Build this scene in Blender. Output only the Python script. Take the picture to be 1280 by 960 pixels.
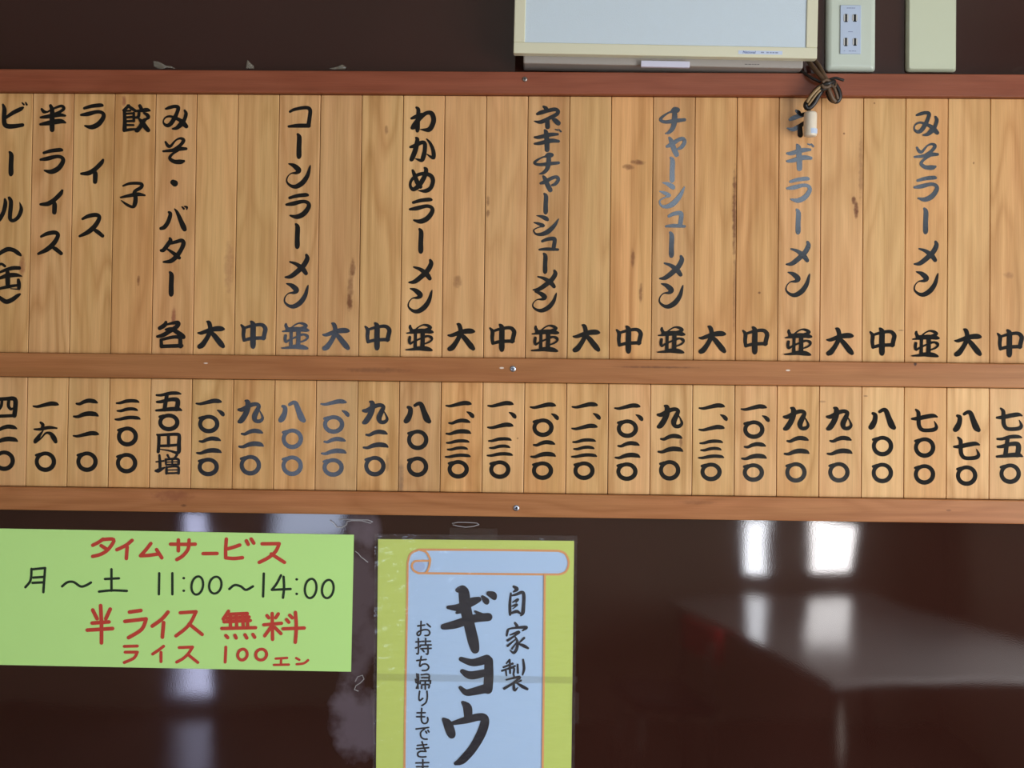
import bpy, bmesh, math, random
from mathutils import Matrix, Vector

# ------------------------------------------------------------------ camera, world, light, exposure
SC = bpy.context.scene
COL = SC.collection
for o in list(bpy.data.objects):
    bpy.data.objects.remove(o)
CAM_H = 1.60          # camera height
FPX = 1500.0          # focal length in pixels of the 1280 wide frame
YW, PT, RL = -0.02389791, 0.01907722, -0.01193796
TAB_Y = -0.016        # front of the tablets (the wall face is y = 0)
CAM_Y = TAB_Y - 1.725

def cam_rot():
    cy, sy, ct, st, cr, sr = math.cos(YW), math.sin(YW), math.cos(PT), math.sin(PT), math.cos(RL), math.sin(RL)
    Ry = Matrix(((cy, 0, sy), (0, 1, 0), (-sy, 0, cy)))
    Rx = Matrix(((1, 0, 0), (0, ct, -st), (0, st, ct)))
    Rz = Matrix(((cr, -sr, 0), (sr, cr, 0), (0, 0, 1)))
    return Ry @ Rx @ Rz
RC = cam_rot()

cam = bpy.data.cameras.new('camera')
cam.sensor_width = 36.0
cam.lens = FPX / 1280 * 36
cam.clip_start = 0.05
camo = bpy.data.objects.new('camera', cam)
COL.objects.link(camo)
def w3(v): return Vector((v[0], v[2], -v[1]))
r_, u_, b_ = w3(RC.col[0]), w3(-RC.col[1]), w3(-RC.col[2])
M = Matrix(((r_[0], u_[0], b_[0], 0), (r_[1], u_[1], b_[1], CAM_Y), (r_[2], u_[2], b_[2], CAM_H), (0, 0, 0, 1)))
camo.matrix_world = M
SC.camera = camo

SC.view_settings.view_transform = 'Standard'
SC.view_settings.look = 'None'
SC.view_settings.gamma = 1.0
SC.view_settings.use_curve_mapping = False
SC.view_settings.exposure = 0.14

wd = bpy.data.worlds.new('world')
SC.world = wd
wd.use_nodes = True
wd.node_tree.nodes['Background'].inputs[0].default_value = (0.62, 0.74, 1.0, 1)
wd.node_tree.nodes['Background'].inputs[1].default_value = 2.2

def area_light(name, loc, rot, sx, sz, power, color):
    l = bpy.data.lights.new(name, 'AREA')
    l.shape = 'RECTANGLE'; l.size = sx; l.size_y = sz; l.energy = power; l.color = color
    o = bpy.data.objects.new(name, l)
    COL.objects.link(o)
    o.location = loc; o.rotation_euler = rot
    return o
# daylight standing in the window openings of the wall behind the camera
PI = math.pi
FRONT_Y = -4.5
area_light('transom_daylight', (1.08, FRONT_Y - 0.10, 2.77), (PI/2, 0, 0), 1.8, 0.46, 17, (0.72, 0.86, 1.0))
area_light('window_daylight', (-1.21, FRONT_Y - 0.10, 1.45), (PI/2, 0, 0), 0.38, 1.1, 4.6, (0.66, 0.76, 1.0))
area_light('door_daylight', (-1.795, FRONT_Y - 0.10, 0.53), (PI/2, 0, 0), 0.16, 0.96, 3, (0.66, 0.68, 1.0))
area_light('low_pane_daylight', (1.13, FRONT_Y - 0.10, 0.90), (PI/2, 0, 0), 0.12, 0.30, 1.8, (0.95, 0.97, 1.0))
area_light('low_pane_daylight', (1.50, FRONT_Y - 0.10, 0.91), (PI/2, 0, 0), 0.26, 0.26, 3.6, (1.0, 0.96, 0.92))
area_light('side_daylight', (2.16, -1.9, 1.30), (PI/2, 0, PI/2), 1.9, 1.2, 75, (1.0, 0.98, 0.95))

# ------------------------------------------------------------------ helpers
def unproj(px, py, y):
    """point on the plane Y = y (metres, wall face 0, towards the camera negative) that the photo shows at (px, py)"""
    d = RC @ Vector(((px - 640) / FPX, (py - 480) / FPX, 1.0))
    t = (y - CAM_Y) / d[2]
    return Vector((d[0] * t, y, CAM_H - d[1] * t))

def link_mesh(name, bm, mat, parent=None, smooth=False):
    me = bpy.data.meshes.new(name)
    bm.normal_update()
    bm.to_mesh(me); bm.free()
    if smooth:
        for p in me.polygons: p.use_smooth = True
    for m in (mat if isinstance(mat, (list, tuple)) else [mat]):
        me.materials.append(m)
    o = bpy.data.objects.new(name, me)
    COL.objects.link(o)
    if parent is not None: o.parent = parent
    return o

def tag(o, label=None, cat=None, group=None, kind=None):
    if label: o['label'] = label
    if cat: o['category'] = cat
    if group: o['group'] = group
    if kind: o['kind'] = kind
    return o

def empty(name, loc):
    o = bpy.data.objects.new(name, None)
    o.empty_display_size = 0.05
    COL.objects.link(o); o.location = loc
    return o

def box(bm, x0, x1, y0, y1, z0, z1, bevel=0.0, seg=2):
    r = bmesh.ops.create_cube(bm, size=1.0)
    vs = r['verts']
    for v in vs:
        v.co = Vector(((x0 + x1) / 2 + v.co.x * (x1 - x0), (y0 + y1) / 2 + v.co.y * (y1 - y0), (z0 + z1) / 2 + v.co.z * (z1 - z0)))
    if bevel > 0:
        es = list({e for v in vs for e in v.link_edges})
        bmesh.ops.bevel(bm, geom=es, offset=bevel, segments=seg, affect='EDGES', profile=0.5)

def catmull(pts, n=5):
    if len(pts) < 3: 
        return [tuple(a + (b - a) * k / 3 for a, b in zip(pts[0], pts[1])) for k in range(4)] if len(pts) == 2 else list(pts)
    out = []
    P = [pts[0]] + list(pts) + [pts[-1]]
    for i in range(1, len(P) - 2):
        p0, p1, p2, p3 = P[i - 1], P[i], P[i + 1], P[i + 2]
        for k in range(n):
            t = k / n
            out.append(tuple(0.5 * ((2 * b) + (c - a) * t + (2 * a - 5 * b + 4 * c - d) * t * t + (-a + 3 * b - 3 * c + d) * t ** 3) for a, b, c, d in zip(p0, p1, p2, p3)))
    out.append(tuple(pts[-1]))
    return out

def tube(bm, pts, r, ns=8):
    """round tube along 3-D points"""
    P = [Vector(p) for p in pts]
    rings = []
    up = Vector((0.13, 0.9, 0.31)).normalized()
    for i, p in enumerate(P):
        t = (P[min(i + 1, len(P) - 1)] - P[max(i - 1, 0)]).normalized()
        a = t.cross(up).normalized(); b = t.cross(a)
        rr = r[i] if isinstance(r, (list, tuple)) else r
        rings.append([bm.verts.new(p + (a * math.cos(2 * PI * k / ns) + b * math.sin(2 * PI * k / ns)) * rr) for k in range(ns)])
    for i in range(len(rings) - 1):
        for k in range(ns):
            bm.faces.new((rings[i][k], rings[i][(k + 1) % ns], rings[i + 1][(k + 1) % ns], rings[i + 1][k]))
    bm.faces.new(rings[0][::-1]); bm.faces.new(rings[-1])

# ------------------------------------------------------------------ materials
def mat_new(name):
    m = bpy.data.materials.new(name); m.use_nodes = True
    nt = m.node_tree
    return m, nt, nt.nodes, nt.links, nt.nodes['Principled BSDF']

def lin(c):
    return tuple((x / 12.92 if x <= 0.04045 else ((x + 0.055) / 1.055) ** 2.4) for x in c)
def rgb(r, g, b): return lin((r / 255, g / 255, b / 255))

def plain(name, col, rough=0.5, spec=0.5, metal=0.0, bump=0.0, bscale=200.0, coat=0.0, var=0.0):
    m, nt, N, L, B = mat_new(name)
    B.inputs['Base Color'].default_value = (*col, 1)
    B.inputs['Roughness'].default_value = rough
    B.inputs['Specular IOR Level'].default_value = spec
    B.inputs['Metallic'].default_value = metal
    B.inputs['Coat Weight'].default_value = coat
    B.inputs['Coat Roughness'].default_value = 0.1
    tc = N.new('ShaderNodeTexCoord')
    nz = N.new('ShaderNodeTexNoise'); nz.inputs['Scale'].default_value = bscale; nz.inputs['Detail'].default_value = 3
    L.new(tc.outputs['Object'], nz.inputs['Vector'])
    if bump > 0:
        b = N.new('ShaderNodeBump'); b.inputs['Strength'].default_value = 1.0; b.inputs['Distance'].default_value = bump
        L.new(nz.outputs['Fac'], b.inputs['Height']); L.new(b.outputs[0], B.inputs['Normal'])
    mx = N.new('ShaderNodeMix'); mx.data_type = 'RGBA'
    mx.inputs[6].default_value = (*[c * (1 - var) for c in col], 1); mx.inputs[7].default_value = (*[min(1, c * (1 + var)) for c in col], 1)
    nz2 = N.new('ShaderNodeTexNoise'); nz2.inputs['Scale'].default_value = bscale / 12
    L.new(tc.outputs['Object'], nz2.inputs['Vector']); L.new(nz2.outputs['Fac'], mx.inputs[0]); L.new(mx.outputs[2], B.inputs['Base Color'])
    return m

def wood(name, base, seed, axis='Z', contrast=1.0, marks=(), rough=0.5, swirl=1.0, dark=0.74):
    """softwood with grain along one local axis; marks = (x, z, rx, rz, colour, strength) knots and stains in local metres"""
    rnd = random.Random(seed)
    m, nt, N, L, B = mat_new(name)
    tc = N.new('ShaderNodeTexCoord')
    def mapped(sx, sg, off):
        mp = N.new('ShaderNodeMapping')
        s = (sx, sx, sg) if axis == 'Z' else (sg, sx, sx)
        mp.inputs['Scale'].default_value = s
        mp.inputs['Location'].default_value = off
        L.new(tc.outputs['Object'], mp.inputs['Vector'])
        return mp
    def off(): return (rnd.uniform(0, 50), rnd.uniform(0, 50), rnd.uniform(0, 50))
    def ramp(src, a, ca, b, cb):
        r = N.new('ShaderNodeValToRGB')
        r.color_ramp.elements[0].position = a; r.color_ramp.elements[0].color = (*ca, 1)
        r.color_ramp.elements[1].position = b; r.color_ramp.elements[1].color = (*cb, 1)
        L.new(src, r.inputs[0]); return r.outputs[0]
    def mul(a, b, f=1.0):
        x = N.new('ShaderNodeMix'); x.data_type = 'RGBA'; x.blend_type = 'MULTIPLY'
        x.inputs[0].default_value = f
        L.new(a, x.inputs[6]); L.new(b, x.inputs[7]); return x.outputs[2]
    # broad figure: growth rings cut lengthwise
    n0 = N.new('ShaderNodeTexNoise'); n0.inputs['Scale'].default_value = 1.0; n0.inputs['Detail'].default_value = 2
    L.new(mapped(16, 2.6 * swirl, off()).outputs[0], n0.inputs['Vector'])
    fr = N.new('ShaderNodeMath'); fr.operation = 'MULTIPLY'; fr.inputs[1].default_value = 5 + 4 * rnd.random()
    L.new(n0.outputs['Fac'], fr.inputs[0])
    pp = N.new('ShaderNodeMath'); pp.operation = 'PINGPONG'; pp.inputs[1].default_value = 0.5
    L.new(fr.outputs[0], pp.inputs[0])
    k = dark
    c1 = ramp(pp.outputs[0], 0.0, (1 - 0.16 * contrast, 1 - 0.22 * contrast, 1 - 0.30 * contrast), 0.35, (1.0, 1.0, 1.0))
    # streaks
    n1 = N.new('ShaderNodeTexNoise'); n1.inputs['Scale'].default_value = 1.0; n1.inputs['Detail'].default_value = 4
    L.new(mapped(120, 2.2, off()).outputs[0], n1.inputs['Vector'])
    c2 = ramp(n1.outputs['Fac'], 0.33, (1 - 0.20 * contrast, 1 - 0.25 * contrast, 1 - 0.32 * contrast), 0.62, (1.0, 1.0, 1.0))
    # pink to yellow drift
    n2 = N.new('ShaderNodeTexNoise'); n2.inputs['Scale'].default_value = 1.0; n2.inputs['Detail'].default_value = 1
    L.new(mapped(30, 3.5, off()).outputs[0], n2.inputs['Vector'])
    c3 = ramp(n2.outputs['Fac'], 0.36, (1.0, 0.95, 0.91), 0.64, (0.985, 1.0, 0.95))
    # fibre
    n3 = N.new('ShaderNodeTexNoise'); n3.inputs['Scale'].default_value = 1.0; n3.inputs['Detail'].default_value = 3
    L.new(mapped(900, 22, off()).outputs[0], n3.inputs['Vector'])
    c4 = ramp(n3.outputs['Fac'], 0.3, (0.90, 0.88, 0.86), 0.65, (1.0, 1.0, 1.0))
    cb = N.new('ShaderNodeRGB'); cb.outputs[0].default_value = (*base, 1)
    c = mul(mul(mul(mul(cb.outputs[0], c1), c2), c3), c4)
    if marks:
        nz = N.new('ShaderNodeTexNoise'); nz.inputs['Scale'].default_value = 160; nz.inputs['Detail'].default_value = 3
        L.new(tc.outputs['Object'], nz.inputs['Vector'])
        sep = N.new('ShaderNodeSeparateXYZ'); L.new(tc.outputs['Object'], sep.inputs[0])
        for (mx_, mz_, rx_, rz_, col_, st_) in marks:
            def axisv(out, c0, r0):
                a = N.new('ShaderNodeMath'); a.operation = 'SUBTRACT'; a.inputs[1].default_value = c0; L.new(out, a.inputs[0])
                b = N.new('ShaderNodeMath'); b.operation = 'DIVIDE'; b.inputs[1].default_value = r0; L.new(a.outputs[0], b.inputs[0])
                s = N.new('ShaderNodeMath'); s.operation = 'MULTIPLY'; L.new(b.outputs[0], s.inputs[0]); L.new(b.outputs[0], s.inputs[1])
                return s.outputs[0]
            ad = N.new('ShaderNodeMath'); ad.operation = 'ADD'
            L.new(axisv(sep.outputs[0], mx_, rx_), ad.inputs[0]); L.new(axisv(sep.outputs[2], mz_, rz_), ad.inputs[1])
            wob = N.new('ShaderNodeMath'); wob.operation = 'MULTIPLY_ADD'; wob.inputs[1].default_value = 1.6; wob.inputs[2].default_value = -0.7
            L.new(nz.outputs['Fac'], wob.inputs[0])
            ad2 = N.new('ShaderNodeMath'); ad2.operation = 'ADD'; L.new(ad.outputs[0], ad2.inputs[0]); L.new(wob.outputs[0], ad2.inputs[1])
            mr = N.new('ShaderNodeMapRange'); mr.interpolation_type = 'SMOOTHSTEP'
            mr.inputs['From Min'].default_value = 1.25; mr.inputs['From Max'].default_value = 0.0
            mr.inputs['To Min'].default_value = 0.0; mr.inputs['To Max'].default_value = st_
            L.new(ad2.outputs[0], mr.inputs['Value'])
            x = N.new('ShaderNodeMix'); x.data_type = 'RGBA'
            L.new(mr.outputs[0], x.inputs[0]); L.new(c, x.inputs[6]); x.inputs[7].default_value = (*col_, 1)
            c = x.outputs[2]
    L.new(c, B.inputs['Base Color'])
    B.inputs['Roughness'].default_value = rough
    B.inputs['Specular IOR Level'].default_value = 0.35
    bp = N.new('ShaderNodeBump'); bp.inputs['Strength'].default_value = 0.5; bp.inputs['Distance'].default_value = 0.0003
    L.new(n3.outputs['Fac'], bp.inputs['Height']); L.new(bp.outputs[0], B.inputs['Normal'])
    return m

def panel_mat():
    """dark red-brown lacquered wall board with pale reflection patches painted into its colour and slight ripples"""
    m, nt, N, L, B = mat_new('lacquered_board')
    tc = N.new('ShaderNodeTexCoord')
    n = N.new('ShaderNodeTexNoise'); n.inputs['Scale'].default_value = 3.0; n.inputs['Detail'].default_value = 5
    L.new(tc.outputs['Object'], n.inputs['Vector'])
    r = N.new('ShaderNodeValToRGB')
    r.color_ramp.elements[0].position = 0.3; r.color_ramp.elements[0].color = (*rgb(44, 22, 17), 1)
    r.color_ramp.elements[1].position = 0.7; r.color_ramp.elements[1].color = (*rgb(54, 28, 23), 1)
    L.new(n.outputs['Fac'], r.inputs[0]); L.new(r.outputs[0], B.inputs['Base Color'])
    # blotchy grey reflection between the two notices, painted into the base colour
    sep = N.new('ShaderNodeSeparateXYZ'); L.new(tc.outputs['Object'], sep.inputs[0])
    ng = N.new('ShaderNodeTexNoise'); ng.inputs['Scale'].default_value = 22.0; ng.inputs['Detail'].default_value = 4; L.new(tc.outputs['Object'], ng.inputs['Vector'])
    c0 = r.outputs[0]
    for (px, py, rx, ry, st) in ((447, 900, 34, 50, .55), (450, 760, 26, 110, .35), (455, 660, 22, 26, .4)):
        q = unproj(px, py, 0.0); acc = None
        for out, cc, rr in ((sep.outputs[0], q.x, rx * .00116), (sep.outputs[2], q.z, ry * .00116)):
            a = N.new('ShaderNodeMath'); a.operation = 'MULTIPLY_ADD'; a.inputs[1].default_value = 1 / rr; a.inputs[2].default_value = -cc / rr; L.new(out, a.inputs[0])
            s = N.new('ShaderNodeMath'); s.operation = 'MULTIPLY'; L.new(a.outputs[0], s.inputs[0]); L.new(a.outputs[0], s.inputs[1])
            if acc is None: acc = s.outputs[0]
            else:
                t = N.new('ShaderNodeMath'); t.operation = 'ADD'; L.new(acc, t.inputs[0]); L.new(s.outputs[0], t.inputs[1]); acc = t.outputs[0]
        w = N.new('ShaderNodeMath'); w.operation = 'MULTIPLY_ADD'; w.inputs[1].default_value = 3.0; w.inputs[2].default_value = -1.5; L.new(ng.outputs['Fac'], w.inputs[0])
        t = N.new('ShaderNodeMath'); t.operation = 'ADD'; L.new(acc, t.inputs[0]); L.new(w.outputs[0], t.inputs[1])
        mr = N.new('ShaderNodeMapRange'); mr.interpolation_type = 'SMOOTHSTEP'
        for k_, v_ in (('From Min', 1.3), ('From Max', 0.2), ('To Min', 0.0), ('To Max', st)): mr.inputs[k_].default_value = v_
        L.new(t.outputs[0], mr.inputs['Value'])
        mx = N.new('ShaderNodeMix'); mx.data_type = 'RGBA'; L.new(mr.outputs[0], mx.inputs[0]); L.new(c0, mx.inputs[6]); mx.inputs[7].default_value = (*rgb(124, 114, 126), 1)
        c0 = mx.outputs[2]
    L.new(c0, B.inputs['Base Color'])
    r2 = N.new('ShaderNodeMapRange'); r2.inputs['To Min'].default_value = 0.02; r2.inputs['To Max'].default_value = 0.06
    L.new(n.outputs['Fac'], r2.inputs['Value']); L.new(r2.outputs[0], B.inputs['Roughness'])
    B.inputs['Specular IOR Level'].default_value = 0.85
    n2 = N.new('ShaderNodeTexNoise'); n2.inputs['Scale'].default_value = 5.0; n2.inputs['Detail'].default_value = 1.0
    n3 = N.new('ShaderNodeTexNoise'); n3.inputs['Scale'].default_value = 500.0
    L.new(tc.outputs['Object'], n2.inputs['Vector']); L.new(tc.outputs['Object'], n3.inputs['Vector'])
    b1 = N.new('ShaderNodeBump'); b1.inputs['Distance'].default_value = 0.0018; b1.inputs['Strength'].default_value = 0.6
    b2 = N.new('ShaderNodeBump'); b2.inputs['Distance'].default_value = 0.00001; b2.inputs['Strength'].default_value = 1.0
    L.new(n2.outputs['Fac'], b1.inputs['Height']); L.new(n3.outputs['Fac'], b2.inputs['Height'])
    L.new(b1.outputs[0], b2.inputs['Normal']); L.new(b2.outputs[0], B.inputs['Normal'])
    return m

def film(name, rough=0.08, haze=0.06, hazecol=(0.75, 0.78, 0.85), bump=0.0, bscale=(40, 40, 40), ior=1.45):
    """clear plastic film: lets the light straight through, mirrors a little at the surface, slightly milky"""
    m, nt, N, L, B = mat_new(name)
    N.remove(B)
    out = N['Material Output']
    tr = N.new('ShaderNodeBsdfTransparent'); gl = N.new('ShaderNodeBsdfGlossy'); df = N.new('ShaderNodeBsdfDiffuse')
    gl.inputs['Roughness'].default_value = rough; df.inputs['Color'].default_value = (*hazecol, 1)
    fr = N.new('ShaderNodeFresnel'); fr.inputs['IOR'].default_value = ior
    m1 = N.new('ShaderNodeMixShader'); m1.inputs[0].default_value = haze
    m2 = N.new('ShaderNodeMixShader')
    L.new(tr.outputs[0], m1.inputs[1]); L.new(df.outputs[0], m1.inputs[2])
    ge = N.new('ShaderNodeNewGeometry'); ff = N.new('ShaderNodeMath'); ff.operation = 'SUBTRACT'; ff.inputs[0].default_value = 1.0
    L.new(ge.outputs['Backfacing'], ff.inputs[1]); fm = N.new('ShaderNodeMath'); fm.operation = 'MULTIPLY'
    L.new(fr.outputs[0], fm.inputs[0]); L.new(ff.outputs[0], fm.inputs[1]); L.new(fm.outputs[0], m2.inputs[0]); L.new(m1.outputs[0], m2.inputs[1]); L.new(gl.outputs[0], m2.inputs[2])
    L.new(m2.outputs[0], out.inputs[0])
    if bump > 0:
        tc = N.new('ShaderNodeTexCoord'); mp = N.new('ShaderNodeMapping'); mp.inputs['Scale'].default_value = bscale
        n = N.new('ShaderNodeTexNoise'); n.inputs['Scale'].default_value = 1.0; n.inputs['Detail'].default_value = 2.5
        b = N.new('ShaderNodeBump'); b.inputs['Distance'].default_value = bump; b.inputs['Strength'].default_value = 1.0
        L.new(tc.outputs['Object'], mp.inputs['Vector']); L.new(mp.outputs[0], n.inputs['Vector'])
        L.new(n.outputs['Fac'], b.inputs['Height']); L.new(b.outputs[0], gl.inputs['Normal']); L.new(b.outputs[0], fr.inputs['Normal'])
    return m

INK = plain('brush_ink', rgb(20, 22, 22), rough=0.15, spec=0.5, bump=0.00003, bscale=700)
MARK_RED = plain('red_marker_ink', rgb(200, 66, 50), rough=0.6, var=0.06, bscale=900)
MARK_BLACK = plain('black_marker_ink', rgb(24, 46, 26), rough=0.6, var=0.1, bscale=900)
PRINT = plain('printed_ink', rgb(22, 22, 34), rough=0.5)

# ------------------------------------------------------------------ the room
def struct(name, bm, mat):
    return tag(link_mesh(name, bm, mat), kind='structure')
X0, X1, ZC = -3.0, 2.1, 3.12
PLASTER = plain('beige_plaster', rgb(200, 186, 166), rough=0.85, bump=0.0006, bscale=120, var=0.05)
CEIL = plain('ceiling_board', rgb(178, 168, 156), rough=0.9, bump=0.0004, bscale=200, var=0.04)
FLOOR = plain('dark_floor_tile', rgb(128, 108, 96), rough=0.22, bump=0.0001, bscale=60, var=0.1)
TRIM = plain('dark_window_wood', rgb(60, 38, 28), rough=0.4, var=0.1)
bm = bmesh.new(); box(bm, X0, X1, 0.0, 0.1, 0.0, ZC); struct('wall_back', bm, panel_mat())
bm = bmesh.new(); box(bm, X0 - 0.1, X0, FRONT_Y, 0.1, 0.0, ZC); struct('wall_left', bm, PLASTER)
bm = bmesh.new(); box(bm, X0 - 0.1, X1 + 0.1, FRONT_Y - 0.15, 0.1, -0.1, 0.0); struct('floor', bm, FLOOR)
bm = bmesh.new(); box(bm, X0 - 0.1, X1 + 0.1, FRONT_Y - 0.15, 0.1, ZC, ZC + 0.1); struct('ceiling', bm, CEIL)
# wall behind the camera with two windows and a narrow glazed door
def holed_wall(name, ax, lo, hi, c0, c1, z1, holes, mat):
    """wall slab along one axis with rectangular openings (a, b, bottom, top) cut out of it"""
    bm = bmesh.new()
    def put(a, b, za, zb):
        if zb - za < 1e-6: return
        if ax == 'x': box(bm, a, b, c0, c1, za, zb)
        else: box(bm, c0, c1, a, b, za, zb)
    xs = sorted({lo, hi, *[h[0] for h in holes], *[h[1] for h in holes]})
    for a, b in zip(xs[:-1], xs[1:]):
        z = 0.0
        for h in sorted([h for h in holes if h[0] <= a + 1e-6 and h[1] >= b - 1e-6], key=lambda h: h[2]):
            put(a, b, z, h[2]); z = h[3]
        put(a, b, z, z1)
    return struct(name, bm, mat)
def opening_frame(name, ax, h, c0, c1, t=0.02, mull=()):
    a, b, c, d = h; bm = bmesh.new()
    def put(p, q, za, zb):
        if ax == 'x': box(bm, p, q, c0, c1, za, zb)
        else: box(bm, c0, c1, p, q, za, zb)
    put(a, a + t, c, d); put(b - t, b, c, d); put(a + t, b - t, d - t, d); put(a + t, b - t, c, c + t)
    for m in mull: put(m - t / 2, m + t / 2, c + t, d - t)
    return struct(name, bm, TRIM)
HOLES = [(-1.90, -1.69, 0.03, 1.05), (-1.41, -1.01, 0.88, 2.02), (1.05, 1.21, 0.73, 1.07), (1.35, 1.65, 0.76, 1.06), (0.15, 2.02, 2.51, 3.03)]
holed_wall('wall_front', 'x', X0 - 0.1, X1 + 0.1, FRONT_Y - 0.15, FRONT_Y, ZC, HOLES, PLASTER)
SIDE = (-2.90, -0.90, 0.66, 1.94)
holed_wall('wall_right', 'y', FRONT_Y, 0.1, X1, X1 + 0.1, ZC, [SIDE], PLASTER)
opening_frame('door_1', 'x', HOLES[0], FRONT_Y - 0.09, FRONT_Y + 0.02)
for n_, h_ in enumerate(HOLES[1:]):
    opening_frame('window_%d' % (n_ + 1), 'x', h_, FRONT_Y - 0.09, FRONT_Y + 0.02, 0.02, (1.2,) if n_ == 3 else ())
opening_frame('window_5', 'y', SIDE, X1 - 0.02, X1 + 0.05, 0.04, (-1.9,))

# ------------------------------------------------------------------ brush lettering
# every stroke: "x y width, x y width, ..." in the units of its own sketch; sketches separated by ';'
GL = {}
def G(ch, sc, s, extra=''):
    P = lambda t: [[tuple(float(v) for v in p.split()) for p in st.split(',')] for st in t.split(';') if st.strip()]
    GL[ch] = (sc, P(s), P(extra))
G('大', 12.8, '752 295 26,800 297 48,880 270 58,960 243 64,1050 228 74,1120 228 70,1160 234 36;893 112 22,925 130 56,945 190 60,945 260 66,915 340 62,865 425 66,815 490 76,775 513 66;965 290 50,1010 335 66,1070 410 74,1118 470 76,1150 508 56')
G('並', 12.8, '165 92 34,165 120 46,190 165 46;235 165 22,300 110 20,370 77 24,440 85 40,490 118 44,450 145 44,400 165 50;112 208 20,180 200 34,260 182 60,350 172 66,440 178 60,490 185 56,525 192 30;180 172 44,330 165 50,470 185 40;250 210 44,248 320 42,245 430 50;365 205 60,365 320 58,360 430 62;160 272 40,152 330 42,165 378 30,220 345 26,330 295 24;385 268 40,450 256 30,500 275 42,512 310 30,470 350 26,400 378 20;100 475 20,200 468 36,300 452 58,420 458 66,490 475 44,515 484 18')
G('中', 5.12, '733 668 12,748 690 22,746 730 21,750 765 18;748 688 14,800 672 17,860 665 20,886 688 24,882 720 24,874 752 24;750 765 17,800 753 19,880 750 20;796 646 14,808 665 28,808 730 30,808 795 30,808 808 20')
G('一', 8.35, '107 142 16,150 146 26,220 130 34,290 115 40,340 118 36,366 126 14')
G('、', 8.35, '324 210 12,352 225 30,376 248 38,384 260 26')
G('二', 8.35, '137 322 18,170 324 26,215 306 32,265 296 36,320 302 34,352 314 14;110 433 18,150 435 26,210 416 36,270 408 40,330 414 36,360 428 14')
G('三', 8.35, '112 532 16,150 530 24,210 515 30,270 511 30,320 515 26,343 524 12;122 600 16,160 600 24,215 586 28,270 582 28,310 588 24,328 596 12;100 675 16,140 675 24,210 662 30,270 658 30,330 663 28,356 672 12')
G('八', 8.35, '575 148 28,598 165 40,594 220 46,570 272 54,553 292 46;645 130 28,682 110 34,712 122 42,742 200 50,770 268 58,794 296 40')
G('九', 8.35, '182 97 20,205 112 44,205 170 50,180 240 50,140 300 50,117 315 34;112 190 26,150 188 40,230 145 38,290 132 36,322 152 34,300 205 44,276 262 48,288 305 36,330 310 34,360 282 26,350 240 16,325 195 10')
G('七', 7.68, '507 245 20,560 242 34,640 225 38,710 215 34,748 226 14;544 156 16,568 185 32,570 240 34,575 310 34,605 350 32,670 355 32,725 345 34,742 318 26,722 268 6')
G('五', 7.68, '514 450 20,560 450 26,640 430 32,710 428 30,746 437 12;612 450 34,600 530 36,590 610 38;518 525 22,560 522 30,640 500 34,705 500 40,718 540 42,704 605 42;510 620 20,570 615 28,650 605 38,720 605 36,752 618 16')
G('六', 4.571, '232 402 12,245 415 17,238 438 14;196 440 9,230 440 15,280 430 17,324 434 8;246 448 6,222 480 17,204 506 22,200 514 14;205 512 13,236 490 8,262 462 10,290 466 18,308 490 25,318 511 18')
G('四', 1, '-6 500 4,-5 510 4,-4 520 4;-6 499 4,8 498 4,19 498.6 5,19.6 510 5,18.5 519 5;-5 520 3.6,18 519 3.6;3 501 3,2 507 3.4,-1 511 3.4;11.6 500 3.4,11.2 507 3.6,14 511 3,16 510 2')
G('円', 8.35, '94 486 18,112 502 30,112 580 30,106 664 30;110 490 24,200 485 27,300 482 30,325 500 32,322 580 36,322 655 36,300 675 28,230 655 18,125 638 10;214 490 28,214 602 28;115 604 24,215 600 26,315 592 24')
G('増', 8.35, '120 702 22,126 780 28,126 848 26;86 772 14,165 762 18;80 866 20,112 862 38,172 832 16;205 702 22,226 738 16;304 698 22,275 738 20;186 748 22,190 800 18;188 748 20,310 742 24,320 795 26;190 775 11,312 771 11;190 802 16,320 797 16;255 740 16,255 800 16;195 826 22,195 893 24;195 828 16,312 822 22,320 890 26;195 858 12,315 855 12;192 892 18,322 888 18')
G('み', 12.8, '805 200 32,870 178 48,950 162 48,1000 182 54,982 260 52,940 350 60,880 440 60,825 468 50,778 445 34,762 400 20,790 345 24,860 320 32,950 345 42,1040 390 56,1090 440 70,1130 482 56;1104 226 30,1125 280 50,1100 370 52,1050 440 70,980 505 52,912 520 26')
G('そ', 5.054, '1046 492 12,1060 515 19,1078 518 16,1110 482 10,1140 470 14,1160 482 20,1140 512 18,1095 541 14;1032 551 12,1090 545 20,1130 536 24,1176 535 16;1128 545 12,1088 570 14,1073 595 18,1100 616 22,1140 618 26,1162 613 14')
G('・', 1, '216.5 228 6,218.8 229.4 7')
G('バ', 8.727, '228 206 24,245 228 36,220 310 40,180 368 40,142 383 32;292 172 14,320 210 30,355 290 42,385 360 50,400 392 42', '372 148 14,392 168 20;398 142 12,424 152 22,424 174 12')
G('タ', 8.727, '240 504 26,245 530 40,210 580 40,170 630 38,144 635 28;255 555 30,310 540 34,368 526 38,388 560 42,360 630 40,310 700 44,250 750 40,172 760 20;215 622 18,265 655 30,310 690 40,342 716 32')
G('ー', 5.12, '280 34 14,290 55 26,288 120 27,288 170 28,287 182 18')
G('各', 9.15, '205 572 30,190 605 44,134 640 40;200 602 20,280 582 30,342 580 46,330 620 44,240 680 42,170 720 42,108 735 28;205 655 24,270 650 40,340 690 46,395 733 52,412 746 26;150 772 30,155 850 36;150 772 28,300 740 34,375 748 40;370 765 38,372 848 42;155 848 36,385 840 38')
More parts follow.
